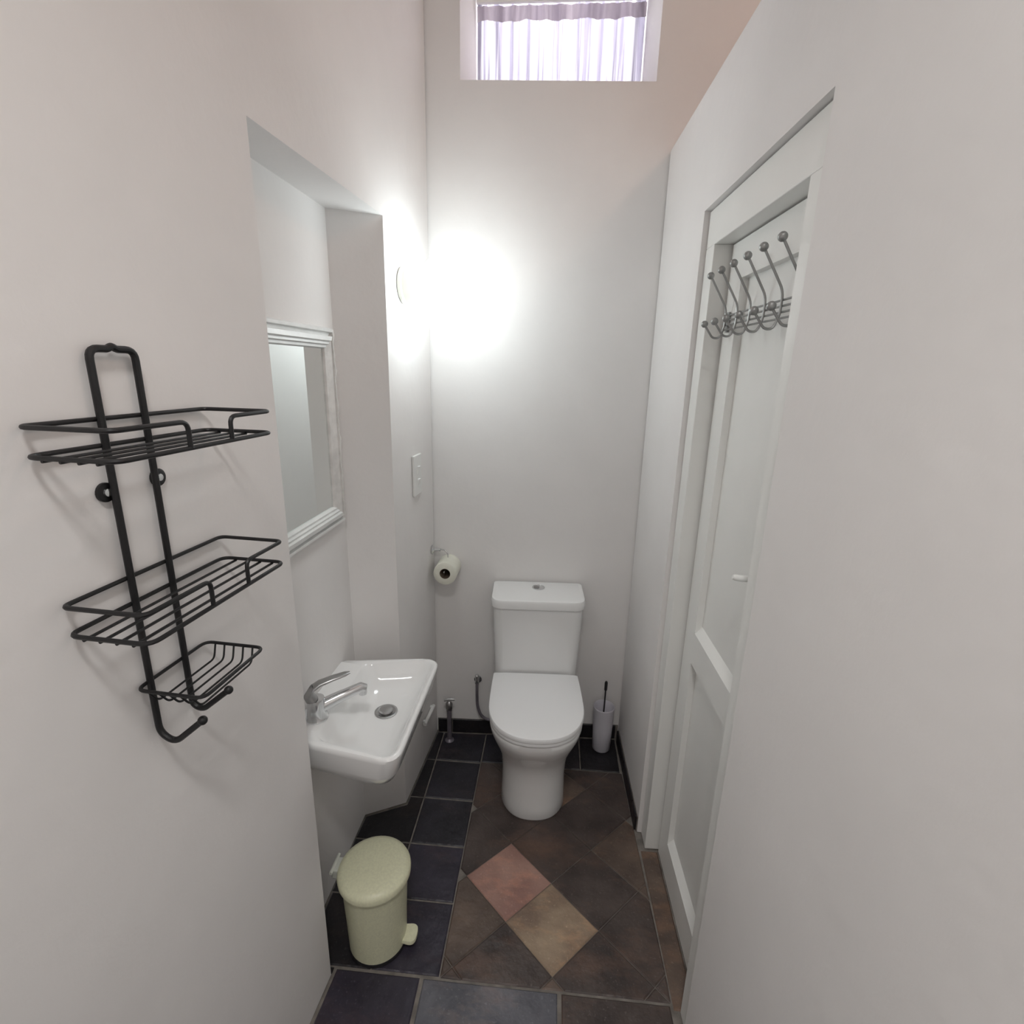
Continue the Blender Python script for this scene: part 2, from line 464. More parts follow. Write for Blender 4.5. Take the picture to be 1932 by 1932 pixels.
# front area towards the camera
fr = [0.997, 0.625, 0.25, -0.12, -0.5, -0.99]
for k in range(5):
    t_, b_ = fr[k], fr[k + 1]
    s = 0.0 if k % 2 == 0 else 0.0
    cols = [None, -0.293 + s, 0.08 + s, None]
    for c in range(3):
        xa0, xa1 = (L(b_) + 0.003, L(t_) + 0.003) if cols[c] is None else (cols[c], cols[c])
        xb0, xb1 = (R(b_) - 0.003, R(t_) - 0.003) if cols[c + 1] is None else (cols[c + 1], cols[c + 1])
        tile([(xa0, b_), (xb0, b_), (xb1, t_), (xa1, t_)], ['s_purple', 's_grey', 's_dbrown'][c] if k == 0 else random.choice(['s_grey', 's_purple', 's_dark']), 0.0055)
tile([(NB + 0.003, 0.978), (L(0.978) + 0.001, 0.978), (L(0.978) + 0.001, 0.995), (NB + 0.003, 0.995)], 's_black', 0.001)

# slate skirting
bb = MB(); bb.prism([(L(1.99) + 0.002, B(L(1.99)) - 0.004), (0.345, B(0.345) - 0.004), (0.345, B(0.345) - 0.0005), (L(1.99) + 0.002, B(L(1.99)) - 0.0005)], 0.0, 0.066)
bb = structure(bb.build('baseboard_back', M['grout'], smooth=0), 'black slate skirting along the end wall', 'skirting')
xs = [-0.464, -0.40, -0.20, 0.0, 0.172, 0.335]
for k in range(5):
    MB().prism([(xs[k] + .002, B(xs[k]) - 0.011), (xs[k + 1] - .002, B(xs[k + 1]) - 0.011), (xs[k + 1] - .002, B(xs[k + 1]) - 0.004), (xs[k] + .002, B(xs[k]) - 0.004)], 0.001, 0.068).build('skirting_tile', M['s_black'], bb, smooth=0, bevel=0.0015, bseg=1)
br = MB(); br.prism([(R(1.525) - 0.0035, 1.525), (R(1.525) - 0.0005, 1.525), (R(1.985) - 0.0005, 1.985), (R(1.985) - 0.0035, 1.985)], 0.0, 0.060)
br = structure(br.build('baseboard_right', M['grout'], smooth=0), 'black slate skirting along the right wall', 'skirting')
ys = [1.525, 1.60, 1.80, 1.985]
for k in range(3):
    a, b_ = ys[k] + .002, ys[k + 1] - .002
    MB().prism([(R(a) - 0.0105, a), (R(a) - 0.0035, a), (R(b_) - 0.0035, b_), (R(b_) - 0.0105, b_)], 0.001, 0.062).build('skirting_tile', M['s_black'], br, smooth=0, bevel=0.0015, bseg=1)

# ------------------------------------------------------------------ window
win = bpy.data.objects.new('window_1', None); COL.objects.link(win)
win.location = ((VX0 + VX1) / 2, 2.24, VZ0)
structure(win, 'small high white framed window above the toilet', 'window')
hw = (VX1 - VX0) / 2; H_ = VZ1 - VZ0
for nm, a, b_ in (('frame_rail', (-hw, -0.02, 0), (hw, 0.02, 0.035)), ('frame_rail', (-hw, -0.02, H_ - 0.04), (hw, 0.02, H_)),
                  ('frame_stile', (-hw, -0.02, 0.035), (-hw + 0.022, 0.02, H_ - 0.04)), ('frame_stile', (hw - 0.022, -0.02, 0.035), (hw, 0.02, H_ - 0.04))):
    MB().box(a, b_).build(nm, M['gloss'], win, smooth=0, bevel=0.002)
MB().box((-hw + 0.022, -0.002, 0.035), (hw - 0.022, 0.002, H_ - 0.04)).build('pane', M['pane'], win, smooth=0)

# gathered sheer curtain on a rod, with a short darker header
ct = thing('curtain', 'gathered lavender white sheer curtain hanging in the high window', 'curtain', ((VX0 + VX1) / 2, 2.165, VZ0 + 0.004))
def cloth(x0, x1, z0, z1, y, amp, n, seed, th, wavy=0.0):
    rnd = random.Random(seed); ph = 0; ys_ = []; x = x0
    ks = [(rnd.uniform(90, 130), rnd.uniform(0, 6), 0.5), (rnd.uniform(190, 260), rnd.uniform(0, 6), 0.35), (rnd.uniform(40, 60), rnd.uniform(0, 6), 0.3)]
    cols, rws = n, 8
    front, back = [], []
    for r in range(rws + 1):
        t = r / rws
        for c in range(cols + 1):
            x = x0 + (x1 - x0) * c / cols
            zz = z0 + (z1 - z0) * t + (1 - t) * wavy * (math.sin(x * 37 + seed) + 0.6 * math.sin(x * 95))
            sl = (1 - t) * 0.012 * math.sin(x * 23 + seed)
            yy = y + amp * sum(a * math.sin(k * (x + sl) + p) for k, p, a in ks)
            front.append((x, yy - th, zz)); back.append((x, yy, zz))
    mb = MB(); W_ = cols + 1; nv = len(front)
    fs = []
    for r in range(rws):
        for c in range(cols):
            i = r * W_ + c
            fs.append((i, i + 1, i + W_ + 1, i + W_))
    mb.add(front, fs)
    return mb
CW = 0.2865
cloth(-CW, CW, 0.0, 0.30, 0, 0.009, 260, 3, 0.0).build('drape', M['sheer'], ct, smooth=80)
cloth(-CW, CW, 0.238, 0.281, -0.018, 0.004, 160, 5, 0.0, 0.0022).build('header', M['header'], ct, smooth=80)
MB().lathe([(0.006, -CW), (0.006, CW)], (0, -0.004, 0.300), 'x', 12).build('rod', M['plastic'], ct)
MB().box((-CW, -0.034, 0.283), (CW, -0.022, 0.330)).build('pelmet', M['gloss'], ct, smooth=0, bevel=0.002)

# ------------------------------------------------------------------ door in the right wall
door = bpy.data.objects.new('door_1', None); COL.objects.link(door)
door.location = (R((DN + DF) / 2), (DN + DF) / 2, 0); door.rotation_euler = (0, 0, math.atan(0.03))
structure(door, 'white two panel door with peg handle set in right wall', 'door')
# local frame: x into the wall, y along the wall (0 = middle of opening)
hwid = (DF - DN) / 2
d1, d2 = 0.014, 0.058                                  # frame face and door face behind the wall plane
fwid = 0.068
IN0, IN1, INT = -hwid + fwid, hwid - fwid, 1.909
for nm, a, b_ in (('door_frame_jamb', (d1, -hwid + 0.003, 0.002), (TH, IN0, INT)), ('door_frame_jamb', (d1, IN1, 0.002), (TH, hwid - 0.003, INT)),
                  ('door_frame_head', (d1, -hwid + 0.003, INT), (TH, hwid - 0.003, DT - 0.003))):
    MB().box(a, b_).build(nm, M['gloss'], door, smooth=0, bevel=0.002)
D0, D1 = IN0 + 0.003, IN1 - 0.010
st = 0.082
PT, MR1, MR0, PB = 1.818, 0.885, 0.79, 0.128
dt = 0.040
leaf = MB()
x0, x1 = d2, d2 + dt
# stiles and rails as one leaf frame
leaf.box((x0, D0, 0.006), (x1, D0 + st, INT - 0.004)).box((x0, D1 - st, 0.006), (x1, D1, INT - 0.004))
leaf.box((x0, D0 + st, PT), (x1, D1 - st, INT - 0.004)).box((x0, D0 + st, MR0), (x1, D1 - st, MR1)).box((x0, D0 + st, 0.006), (x1, D1 - st, PB))
for a, b_ in (((x1 + 0.001, IN0 - 0.002, 0.002), (TH, IN0 + 0.014, INT)), ((x1 + 0.001, IN1 - 0.018, 0.002), (TH, IN1 + 0.002, INT))):
    MB().box(a, b_).build('door_stop', M['gloss'], door, smooth=0)
leaf = leaf.build('door_leaf', M['gloss'], door, smooth=0)
for z0, z1 in ((MR1, PT), (PB, MR0)):
    # panel with sloping bottom ledge
    MB().box((x0 + 0.018, D0 + st - 0.001, z0 - 0.001), (x1 - 0.008, D1 - st + 0.001, z1 + 0.001)).build('door_panel', M['gloss'], leaf, smooth=0)
    pb = MB(); a, b_ = D0 + st, D1 - st
    pb.add([(x0 + 0.0005, a, z0), (x0 + 0.0005, b_, z0), (x0 + 0.018, b_, z0 + 0.022), (x0 + 0.018, a, z0 + 0.022), (x0 + 0.018, a, z0), (x0 + 0.018, b_, z0)],
           [(0, 1, 2, 3), (3, 2, 5, 4), (0, 4, 5, 1), (0, 3, 4), (1, 5, 2)])
    pb.build('panel_ledge', M['gloss'], leaf, smooth=0)
hd = MB()
hy = 1.04 - (DN + DF) / 2
hd.lathe([(0.016, x0 - 0.006), (0.018, x0 - 0.003), (0.018, x0 + 0.0005)], (0, hy, 1.186), 'x', 20)
hd.tube([(x0 - 0.002, hy, 1.186), (x0 - 0.030, hy, 1.187), (x0 - 0.044, hy, 1.189), (x0 - 0.048, hy, 1.190)], [0.0065, 0.0068, 0.0065, 0.004], 12)
hd.build('peg_handle', M['plastic'], door)

# hook rack on the door
rk = thing('hook_rack', 'grey metal rack of six double ball hooks on white door', 'hook rack', (R(1.2) + d2 - 0.0085, 1.2, 1.69), math.atan(0.03))
for k, z in enumerate((0.014, 0.025, 0.036, 0.047)):
    MB().tube([(0.0, -0.195, z), (0.0, 0.215, z)], 0.0022, 8).build('rail', M['hook_metal'], rk)
for y in (-0.18, 0.205):
    MB().box((0.0018, y - 0.006, 0.008), (0.0080, y + 0.006, 0.056)).build('mounting_plate', M['hook_metal'], rk, smooth=0, bevel=0.001)
for k in range(6):
    y = -0.187 + 0.0773 * k
    hk = MB().tube([(-0.050, y, 0.136), (-0.004, y, 0.062), (-0.004, y, 0.018), (-0.014, y, -0.006), (-0.030, y, -0.006), (-0.052, y, 0.024)], 0.0026, 8, 0.014).build('hook', M['hook_metal'], rk)
    MB().ball((-0.051, y, 0.1375), 0.0085).build('knob', M['hook_metal'], hk)
    MB().ball((-0.053, y, 0.0265), 0.0085).build('knob', M['hook_metal'], hk)

# ------------------------------------------------------------------ globe wall lamp
lp = thing('wall_lamp', 'lit white globe wall lamp on cream round base', 'lamp', (L(1.70), 1.70, 1.840), -math.atan(0.07))
MB().lathe([(0.050, 0.0005), (0.054, 0.003), (0.054, 0.012), (0.050, 0.016), (0.047, 0.055), (0.045, 0.067)], (0, 0, 0), 'x', 40).build('base', M['lamp_base'], lp)
MB().ball((0.141, 0, 0), 0.088, 48, 32).build('globe', M['opal'], lp)

# unseen ceiling downlight, added above the entrance end to brighten the foreground
cl_ = thing('fill_downlight', 'added unseen fill downlight, round and white, in ceiling near the entrance', 'lamp', (0.02, -0.25, CEIL))
MB().lathe([(0.190, -0.0005), (0.190, -0.010), (0.180, -0.016), (0.165, -0.016), (0.160, -0.006), (0.0, -0.006)], (0, 0, 0), 'z', 40, True, False).build('trim_ring', M['plastic'], cl_)
ldat = bpy.data.lights.new('fill_spot', 'SPOT')
ldat.energy = FILL_SPOT_STRENGTH; ldat.color = (1.0, 0.985, 0.965); ldat.shadow_soft_size = 0.16
ldat.spot_size = math.radians(125); ldat.spot_blend = 0.9
lob = bpy.data.objects.new('fill_spot', ldat); COL.objects.link(lob)
lob.parent = cl_; lob.location = (0, 0, -0.03)
# unseen warm lamp, added beyond the partition as fill and to tint the wall
nl = thing('warm_fill_lamp', 'added unseen warm fill lamp, globe on ceiling beyond the partition', 'lamp', (0.98, 1.05, CEIL))
MB().lathe([(0.060, -0.0005), (0.064, -0.004), (0.064, -0.014), (0.050, -0.020), (0.047, -0.060)], (0, 0, 0), 'z', 40).build('base', M['lamp_base'], nl)
MB().ball((0, 0, -0.140), 0.10, 48, 32).build('globe', M['opal_warm'], nl)

# light switch
sw = thing('light_switch', 'white double light switch plate on left wall below the lamp', 'light switch', (L(1.773), 1.773, 1.155), -math.atan(0.07))
MB().box((0.0005, -0.040, 0.0), (0.010, 0.040, 0.145)).build('plate', M['plastic'], sw, smooth=0, bevel=0.003)
for z in (0.045, 0.090):
    r_ = MB(); r_.add([(0.009, -0.010, z - 0.014), (0.009, 0.010, z - 0.014), (0.009, 0.010, z + 0.014), (0.009, -0.010, z + 0.014), (0.0115, -0.010, z - 0.014), (0.0115, 0.010, z - 0.014), (0.0165, 0.010, z + 0.014), (0.0165, -0.010, z + 0.014)],
                      [(0, 3, 2, 1), (4, 5, 6, 7), (0, 1, 5, 4), (1, 2, 6, 5), (2, 3, 7, 6), (3, 0, 4, 7)])
    r_.build('rocker', M['plastic'], sw, smooth=0, bevel=0.001)

# ------------------------------------------------------------------ mirror in the niche
mr = thing('mirror', 'white framed wall mirror with worn carved edge inside the recess', 'mirror', (NB + 0.0015, 1.232, 1.145), -0.0115)
# local: x out of wall, y along wall, z up
MW, MH = 0.455, 0.55
prof = [(0.0, 0.0), (0.0, 0.014), (0.004, 0.020), (0.011, 0.020), (0.013, 0.012), (0.021, 0.012), (0.023, 0.024), (0.034, 0.026), (0.037, 0.020), (0.043, 0.022), (0.046, 0.016), (0.052, 0.017), (0.055, 0.009), (0.055, 0.0)]
def rail(side):
    n = 40; mb = MB(); rings = []
    rnd = random.Random(side + 11)
    for k in range(n + 1):
        t = k / n; ring = []
        for w_, h in prof:
            if side in (0, 1):                          # bottom, top: along y, mitred
                ln = MW - 2 * w_
                y = -MW / 2 + w_ + ln * t
                z = w_ if side == 0 else MH - w_
                ring.append((h, y, z))
            else:
                ln = MH - 2 * w_
                z = w_ + ln * t
                wob = 0
                hh = h
                if w_ < 0.02:
                    wob = (0.005 * math.sin(z * 60) + 0.0045 * math.sin(z * 131 + 1) + 0.002 * math.sin(z * 290)) * (1 - w_ / 0.02)
                elif h > 0.011 and w_ > 0.02:
                    hh = 0.019 - 0.0002 * (w_ * 1000 - 20)
                if k in (0, n): wob = 0
                y = (-MW / 2 + w_ - wob) if side == 2 else (MW / 2 - w_ + wob)
                ring.append((hh, y, z))
        rings.append(ring)
    mb.loft(rings, True, True); return mb
for s_ in range(4):
    rail(s_).build('frame_rail', M['mframe'] if s_ < 2 else M['mframe_old'], mr, smooth=30)
gi = 0.050
MB().box((0.002, -MW / 2 + gi, gi), (0.007, MW / 2 - gi, MH - gi)).build('glass', M['mirror'], mr, smooth=0)

# ------------------------------------------------------------------ basin in the niche
BZ = 0.70
bs = thing('basin', 'small white ceramic wall hung basin set in the wall recess', 'basin', (NB + 0.003, 1.215, 0.585))
# local: x out of niche wall, y along, z up from underside
def basin_ring(inx, infr, iny, z, rf=0.055, rbk=0.02):
    # inset from wall side, from front, from the two ends
    f, e = 0.303 - infr, iny
    p = [(0.0 + inx, -0.180 + e), (f, -0.232 + e), (f + 0.004, 0.234 - e), (0.0 + inx, 0.184 - e)]
    return [(x, y, z) for x, y in round_poly(p, [rbk, rf, rf, rbk], 8)]
H1 = BZ - 0.585
rings = [basin_ring(0.0, 0.070, 0.070, 0.0, 0.05), basin_ring(0.0, 0.045, 0.044, 0.005, 0.05), basin_ring(0.0, 0.026, 0.025, 0.020), basin_ring(0.0, 0.013, 0.012, 0.048), basin_ring(0.0, 0.006, 0.006, 0.080),
         basin_ring(0.0, 0.001, 0.001, 0.100), basin_ring(0.0, 0.0, 0.0, 0.110), basin_ring(0.002, 0.004, 0.004, 0.115),
         basin_ring(0.070, 0.010, 0.010, 0.1152, 0.05, 0.03), basin_ring(0.078, 0.015, 0.014, 0.110, 0.05, 0.03), basin_ring(0.090, 0.028, 0.026, 0.082, 0.05, 0.04), basin_ring(0.105, 0.045, 0.048, 0.056, 0.05, 0.04), basin_ring(0.135, 0.075, 0.11, 0.043, 0.05, 0.05)]
body = MB().loft(rings).build('bowl', M['ceramic'], bs, smooth=50)
dr = MB(); dc = (0.186, 0.045, 0.0)
dr.lathe([(0.033, 0.0425), (0.033, 0.0455), (0.028, 0.0465), (0.024, 0.0440), (0.021, 0.0440)], dc, 'z', 28, True, True)
dr = dr.build('drain_ring', M['chrome_dull'], bs)
MB().lathe([(0.018, 0.045), (0.020, 0.050), (0.018, 0.0545), (0.008, 0.056)], dc, 'z', 24).build('drain_plug', M['chrome_dull'], dr)
# trap below the bowl
tp_ = MB(); tp_.tube([(0.16, 0.045, 0.002), (0.16, 0.045, -0.05)], 0.016, 12); tp_.lathe([(0.02, -0.15), (0.030, -0.14), (0.030, -0.05), (0.02, -0.045)], (0.16, 0.045, 0), 'z', 20)
tp_.tube([(0.14, 0.045, -0.075), (0.004, 0.045, -0.075)], 0.016, 12)
tp_.build('bottle_trap', M['plastic'], bs)

# mixer tap standing on the basin ledge
tx, ty = -0.588, 1.122
tap = thing('mixer_tap', 'chrome single lever mixer tap standing on basin ledge', 'tap', (tx, ty, BZ + 0.0005), math.radians(33))
MB().lathe([(0.028, 0.0), (0.029, 0.004), (0.026, 0.010), (0.0235, 0.030), (0.023, 0.052), (0.021, 0.060)], (0, 0, 0), 'z', 28).build('body', M['chrome'], tap)
MB().tube([(0.004, 0, 0.030), (0.06, 0, 0.046), (0.118, 0, 0.058), (0.126, 0, 0.052)], [0.019, 0.0155, 0.0135, 0.012], 14, 0).build('spout', M['chrome'], tap)
MB().lathe([(0.0105, 0.036), (0.0115, 0.040), (0.0115, 0.054)], (0.120, 0, 0), 'z', 18).build('aerator', M['chrome'], tap)
lv = MB()
def flat_ring(c, wv, hv, tilt):
    pts = []
    for k in range(12):
        a = 2 * math.pi * k / 12
        u, v_ = wv * math.cos(a), hv * math.sin(a)
        pts.append((c[0] - v_ * math.sin(tilt), c[1] + u, c[2] + v_ * math.cos(tilt)))
    return pts
lv.loft([flat_ring((-0.010, 0, 0.060), 0.021, 0.016, -1.45), flat_ring((-0.016, 0, 0.074), 0.019, 0.014, -1.2), flat_ring((-0.010, 0, 0.089), 0.017, 0.011, -0.6), flat_ring((0.012, 0, 0.100), 0.014, 0.007, 0.25),
         flat_ring((0.045, 0, 0.106), 0.013, 0.006, 0.2), flat_ring((0.078, 0, 0.110), 0.011, 0.004, 0.15), flat_ring((0.090, 0, 0.111), 0.005, 0.002, 0.15)])
lv.build('lever', M['chrome_dull'], tap, smooth=60)

# ------------------------------------------------------------------ toilet
tl = thing('toilet', 'white close coupled toilet with closed seat against the end wall', 'toilet', (-0.040, B(-0.04), 0.001), math.radians(3.0))
def drect(hwf, hwb, y0, y1, r, z, n=8, bow=0.0):       # rounded rect; y0 front (negative), y1 back
    p = [(-hwf, y0), (hwf, y0), (hwb, y1), (-hwb, y1)]
    ring = round_poly(p, [r, r, min(r, .02), min(r, .02)], n)
    if bow:
        ring = [(x, y - bow * (1 - (x / hwf) ** 2) * max(0, (y1 - y) / (y1 - y0)) ** 2) for x, y in ring]
    return [(x, y, z) for x, y in ring]
def bowl_ring(hwm, front, back, z, hb=None, n=56, sq=2.3):
    # D shaped plan: straight sides to the back, elliptical front
    pts = []; hb = hb or hwm * 0.85
    ymid = front + hwm * 1.15
    nf = n // 2
    for k in range(nf + 1):
        a = math.pi + math.pi * k / nf                  # left side over the front to the right
        c, s = math.cos(a), math.sin(a)
        x = hwm * math.copysign(abs(c) ** (2 / sq), c); y = ymid + (front - ymid) * abs(s) ** (2 / sq)
        pts.append((x, y, z))
    ns = n - nf - 1; q = ns // 3
    for k in range(1, q + 1):
        t = k / q; pts.append((hwm + (hb - hwm) * t * t, ymid + (back - ymid) * t, z))
    for k in range(1, ns - 2 * q + 1):
        t = k / (ns - 2 * q + 1); pts.append((hb - 2 * hb * t, back, z))
    for k in range(q):
        t = 1 - k / q; pts.append((-(hwm + (hb - hwm) * t * t), ymid + (back - ymid) * t, z))
    return pts
rings = [bowl_ring(0.120, -0.470, -0.02, 0.0, 0.10), bowl_ring(0.123, -0.474, -0.02, 0.008, 0.10), bowl_ring(0.120, -0.470, -0.02, 0.05, 0.10), bowl_ring(0.119, -0.468, -0.02, 0.14, 0.10),
         bowl_ring(0.124, -0.474, -0.02, 0.20, 0.105), bowl_ring(0.136, -0.492, -0.02, 0.25, 0.115), bowl_ring(0.152, -0.522, -0.02, 0.30, 0.13), bowl_ring(0.164, -0.550, -0.02, 0.345, 0.15),
         bowl_ring(0.169, -0.562, -0.02, 0.375, 0.165), bowl_ring(0.168, -0.562, -0.02, 0.392, 0.165), bowl_ring(0.163, -0.556, -0.022, 0.397, 0.16)]
MB().loft(rings).build('bowl', M['ceramic'], tl, smooth=50)
seat = [bowl_ring(w_, f_, -0.205, z, w_ * 0.97) for w_, f_, z in ((0.164, -0.561, 0.3985), (0.170, -0.568, 0.401), (0.171, -0.569, 0.409), (0.169, -0.567, 0.413))]
MB().loft(seat).build('seat', M['seat'], tl, smooth=40)
lid = [bowl_ring(w_, f_, -0.196, z, w_ * 0.975) for w_, f_, z in ((0.168, -0.566, 0.4145), (0.172, -0.572, 0.417), (0.1725, -0.573, 0.427), (0.170, -0.570, 0.432), (0.163, -0.562, 0.4345), (0.12, -0.50, 0.4365), (0.05, -0.40, 0.437))]
MB().loft(lid).build('seat_lid', M['seat'], tl, smooth=40)
MB().lathe([(0.008, -0.145), (0.010, -0.143), (0.010, -0.105), (0.008, -0.103)], (0, -0.199, 0.418), 'x', 16).build('hinge', M['seat'], tl)
MB().lathe([(0.008, 0.103), (0.010, 0.105), (0.010, 0.143), (0.008, 0.145)], (0, -0.199, 0.418), 'x', 16).build('hinge', M['seat'], tl)
cis = [drect(0.158, 0.150, -0.172, -0.016, 0.04, 0.3975, bow=0.006), drect(0.165, 0.157, -0.180, -0.014, 0.04, 0.402, bow=0.008), drect(0.169, 0.166, -0.186, -0.014, 0.04, 0.52, bow=0.010), drect(0.174, 0.174, -0.192, -0.014, 0.04, 0.70, bow=0.012), drect(0.174, 0.174, -0.192, -0.014, 0.04, 0.7115, bow=0.012)]
MB().loft(cis).build('cistern', M['ceramic'], tl, smooth=50)
cl = [drect(0.176, 0.176, -0.195, -0.012, 0.04, 0.7130, bow=0.013), drect(0.181, 0.181, -0.199, -0.010, 0.042, 0.716, bow=0.014), drect(0.182, 0.182, -0.200, -0.010, 0.042, 0.742, bow=0.014), drect(0.179, 0.179, -0.197, -0.012, 0.04, 0.749, bow=0.014), drect(0.170, 0.170, -0.188, -0.02, 0.035, 0.7515, bow=0.013)]
cl = MB().loft(cl).build('cistern_lid', M['ceramic'], tl, smooth=50)
fb = MB().lathe([(0.026, 0.7515), (0.026, 0.7535), (0.023, 0.7550), (0.021, 0.7535)], (0.002, -0.075, 0), 'z', 28).build('flush_button', M['chrome'], cl)
MB().lathe([(0.0115, 0.7535), (0.0115, 0.7565), (0.009, 0.7575)], (-0.006, -0.075, 0), 'z', 20).build('button_half', M['chrome_dull'], fb)

# ------------------------------------------------------------------ toilet paper and holder
hold = thing('paper_holder', 'chrome wall rosette with bent wire arm holding toilet paper', 'paper holder', (L(1.945), 1.945, 0.885))
MB().lathe([(0.020, 0.0008), (0.0205, 0.004), (0.012, 0.009), (0.007, 0.011), (0.006, 0.034), (0.0075, 0.036)], (0, 0, 0), 'x', 24).build('rosette', M['chrome'], hold)
MB().tube([(0.030, 0, 0), (0.050, -0.002, 0.004), (0.066, -0.004, -0.010), (0.066, -0.004, -0.062), (0.066, -0.085, -0.062)], 0.0028, 8, 0.012).build('arm', M['chrome'], hold)
rl = thing('toilet_roll', 'cream white toilet paper roll hanging left of the toilet', 'toilet roll', (L(1.945) + 0.066, 1.93, 0.8095))
rp = MB(); rp.lathe([(0.0215, -0.052), (0.044, -0.052), (0.0465, -0.050), (0.0465, 0.048), (0.044, 0.050), (0.0215, 0.050), (0.0215, -0.052)], (0, 0, 0), 'y', 40, False, False)
rp.build('paper', M['paper'], rl, smooth=40)
MB().lathe([(0.0205, -0.0515), (0.0213, -0.0515), (0.0213, 0.0495), (0.0205, 0.0495), (0.0205, -0.0515)], (0, 0, 0), 'y', 32, False, False).build('core', M['card'], rl)

# ------------------------------------------------------------------ pipes and valves left of the toilet
pv = thing('floor_valve', 'grey water pipe rising from floor with dark chrome stop valve', 'valve', (-0.402, 1.915, 0.0005))
MB().lathe([(0.020, 0.0), (0.020, 0.003), (0.012, 0.008), (0.010, 0.010), (0.010, 0.150), (0.012, 0.152), (0.012, 0.165)], (0, 0, 0), 'z', 20).build('pipe', M['pipe'], pv)
MB().lathe([(0.013, 0.160), (0.015, 0.166), (0.015, 0.188), (0.011, 0.196), (0.007, 0.200)], (0, 0, 0), 'z', 20).build('valve_body', M['chrome_dull'], pv)
MB().tube([(-0.022, -0.004, 0.205), (0.0, 0, 0.210), (0.024, 0.004, 0.207)], 0.0055, 10).build('valve_handle', M['chrome_dull'], pv)
av = thing('wall_valve', 'chrome angle valve with grey hose on wall beside toilet', 'valve', (-0.286, B(-0.286) - 0.001, 0.275))
MB().lathe([(0.017, -0.004), (0.017, 0.0), ], (0, 0, 0), 'y', 20).build('rosette', M['chrome'], av)
MB().tube([(0, -0.002, 0), (0, -0.034, 0)], 0.008, 12).build('valve_body', M['chrome_dull'], av)
MB().lathe([(0.006, 0.0), (0.008, 0.004), (0.008, 0.022), (0.010, 0.024), (0.010, 0.036), (0.006, 0.040)], (0, -0.030, 0), 'z', 16).build('valve_handle', M['chrome'], av)
MB().tube([(0, -0.030, 0.0), (0, -0.030, -0.06), (0.002, -0.030, -0.12), (0.02, -0.03, -0.17), (0.06, -0.03, -0.19), (0.09, -0.03, -0.16)], 0.0065, 10, 0.03).build('hose', M['pipe'], av)
pp = thing('wall_pipe', 'short white plastic pipe fixed low on left wall behind basin', 'pipe', (L(1.83), 1.83, 0.19), -math.atan(0.07))
MB().tube([(0.0105, -0.062, 0.0), (0.0105, 0.062, 0.0)], 0.008, 12).build('pipe', M['plastic'], pp)
for y in (-0.05, 0.045):
    MB().box((0.0005, y - 0.006, -0.010), (0.009, y + 0.006, 0.010)).build('pipe_clip', M['plastic'], pp, smooth=0, bevel=0.001)

# ------------------------------------------------------------------ toilet brush
bh = thing('toilet_brush', 'white cylindrical toilet brush holder with dark handle in right corner', 'toilet brush', (0.267, 1.943, 0.0005))
MB().lathe([(0.036, 0.0), (0.039, 0.004), (0.042, 0.100), (0.0445, 0.205), (0.0455, 0.210), (0.0435, 0.212), (0.041, 0.208), (0.038, 0.02), (0.0, 0.02)], (0, 0, 0), 'z', 36, True, False).build('holder', M['brush_white'], bh, smooth=60)
MB().lathe([(0.012, 0.03), (0.032, 0.045), (0.034, 0.09), (0.028, 0.12), (0.008, 0.13)], (0, 0, 0), 'z', 24).build('brush_head', M['bristle'], bh)
MB().tube([(0, 0, 0.12), (0.001, 0, 0.29)], 0.0032, 10).build('handle', M['dark_plastic'], bh)
MB().lathe([(0.003, 0.285), (0.0065, 0.292), (0.0065, 0.325), (0.004, 0.332)], (0.001, 0, 0), 'z', 14).build('handle_tip', M['dark_plastic'], bh)

# ------------------------------------------------------------------ pedal bin
pbn = thing('pedal_bin', 'pale sage green round pedal bin under the basin', 'bin', (-0.442, 1.080, 0.0005))
MB().lathe([(0.077, 0.0), (0.080, 0.003), (0.083, 0.10), (0.089, 0.235), (0.090, 0.243)], (0, 0, 0), 'z', 48).build('body', M['bin'], pbn)
MB().lathe([(0.079, 0.0), (0.082, 0.0015), (0.082, 0.010), (0.081, 0.012)], (0, 0, 0), 'z', 48).build('base_ring', M['dark_plastic'], pbn)
ld = MB().lathe([(0.092, 0.2435), (0.099, 0.246), (0.0995, 0.258), (0.096, 0.266), (0.083, 0.272), (0.050, 0.277), (0.012, 0.279)], (0, 0, 0), 'z', 48).build('lid', M['bin'], pbn, smooth=50)
MB().box((-0.116, -0.022, 0.232), (-0.090, 0.022, 0.262)).build('hinge', M['hinge'], pbn, smooth=0, bevel=0.004)
MB().lathe([(0.005, -0.030), (0.005, 0.030)], (-0.112, 0, 0.260), 'y', 12).build('hinge_pin', M['hinge'], pbn)
pd = MB()
pts = round_poly([(0.064, -0.022), (0.114, -0.030), (0.114, 0.030), (0.064, 0.022)], [0.002, 0.028, 0.028, 0.002], 8)
pd.loft([[(x, y, 0.022) for x, y in pts], [(x, y, 0.030) for x, y in pts], [(0.002 + x * 0.98, y * 0.93, 0.033) for x, y in pts]])
pd.build('pedal', M['bin'], pbn, smooth=40)

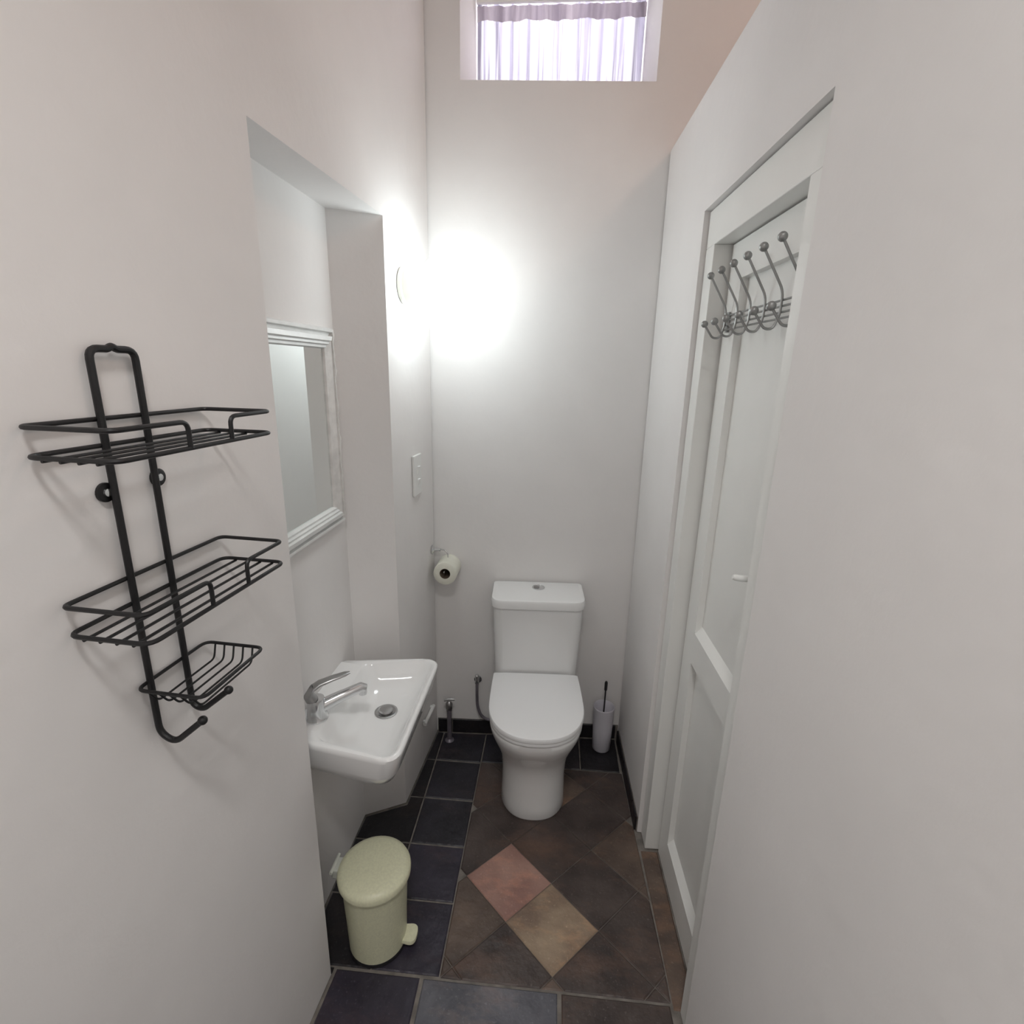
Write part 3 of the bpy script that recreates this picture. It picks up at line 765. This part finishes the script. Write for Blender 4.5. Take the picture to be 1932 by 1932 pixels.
# ------------------------------------------------------------------ black wire caddy on the left wall
# local: x out of wall, y along wall, z up; origin at wall face
cd = thing('shower_caddy', 'black wire two shelf caddy with soap dish and hooks on left wall', 'wire shelf', (L(0.632), 0.632, 1.06), -math.atan(0.07))
zt = 1.612 - 1.06
yl, yr = -0.032, 0.033
po = 0.009
fr_ = MB()
fr_.tube([(0.078, yl + 0.004, 0.040), (0.032, yl, 0.000), (po, yl, 0.014), (po, yl, 0.06), (po, yl, zt), (po, -0.006, zt), (po, 0.0, zt + 0.004), (po, 0.006, zt), (po, yr, zt), (po, yr, 0.05),
          (po, yr, 0.016), (0.026, yr, 0.008), (0.070, yr + 0.006, 0.044)], 0.0046, 10, 0.016)
fr_.build('frame_rod', M['black'], cd)
for x, y, z in ((0.079, yl + 0.004, 0.041), (0.071, yr + 0.006, 0.045)):
    MB().ball((x, y, z), 0.0068, 14, 8).build('hook_tip', M['black'], cd)
def shelf(zf, zr, ya, yb_, dep):
    # floor loop, inner wires, guard rail with a gap at the front
    s0 = 0.005
    sh = MB().tube([(s0, ya, zf), (dep, ya, zf), (dep, yb_, zf), (s0, yb_, zf)], 0.0030, 8, 0.016, True).build('shelf', M['black'], cd)
    for k in range(1, 5):
        x = s0 + (dep - s0) * k / 5
        MB().tube([(x, ya - 0.001, zf - 0.0035), (x, yb_ + 0.001, zf - 0.0035)], 0.0020, 6).build('wire', M['black'], sh)
    g1, g2 = ya + 0.105, yb_ - 0.092
    MB().tube([(dep, g2, zf), (dep, g2, zr), (dep, yb_, zr), (s0, yb_, zr), (s0, ya, zr), (dep, ya, zr), (dep, g1, zr), (dep, g1, zf)], 0.0030, 8, 0.012).build('guard_rail', M['black'], sh)
shelf(1.496 - 1.06, 1.5285 - 1.06, -0.126, 0.148, 0.118)
shelf(1.281 - 1.06, 1.318 - 1.06, -0.124, 0.148, 0.116)
zs = 1.158 - 1.06; ya, yb_, dep = -0.052, 0.083, 0.108
sd = MB().tube([(0.005, ya, zs), (dep, ya, zs), (dep, yb_, zs), (0.005, yb_, zs)], 0.0026, 8, 0.014, True).build('soap_dish', M['black'], cd)
for k in range(5):
    x = 0.022 + 0.0165 * k
    MB().tube([(x, ya, zs), (x + 0.004, ya + 0.012, zs - 0.022), (x + 0.004, yb_ - 0.012, zs - 0.022), (x, yb_, zs)], 0.0016, 6, 0.008).build('wire', M['black'], sd)
for y, z in ((yl - 0.007, 1.437 - 1.06), (yr + 0.011, 1.440 - 1.06)):
    mt_ = MB().lathe([(0.0125, 0.0008), (0.0125, 0.0045), (0.011, 0.0055)], (0, y, z), 'x', 20).build('mounting_tab', M['black'], cd)
    MB().lathe([(0.0055, 0.0055), (0.0050, 0.0075), (0.002, 0.0080)], (0, y, z), 'x', 14).build('screw', M['chrome'], mt_)
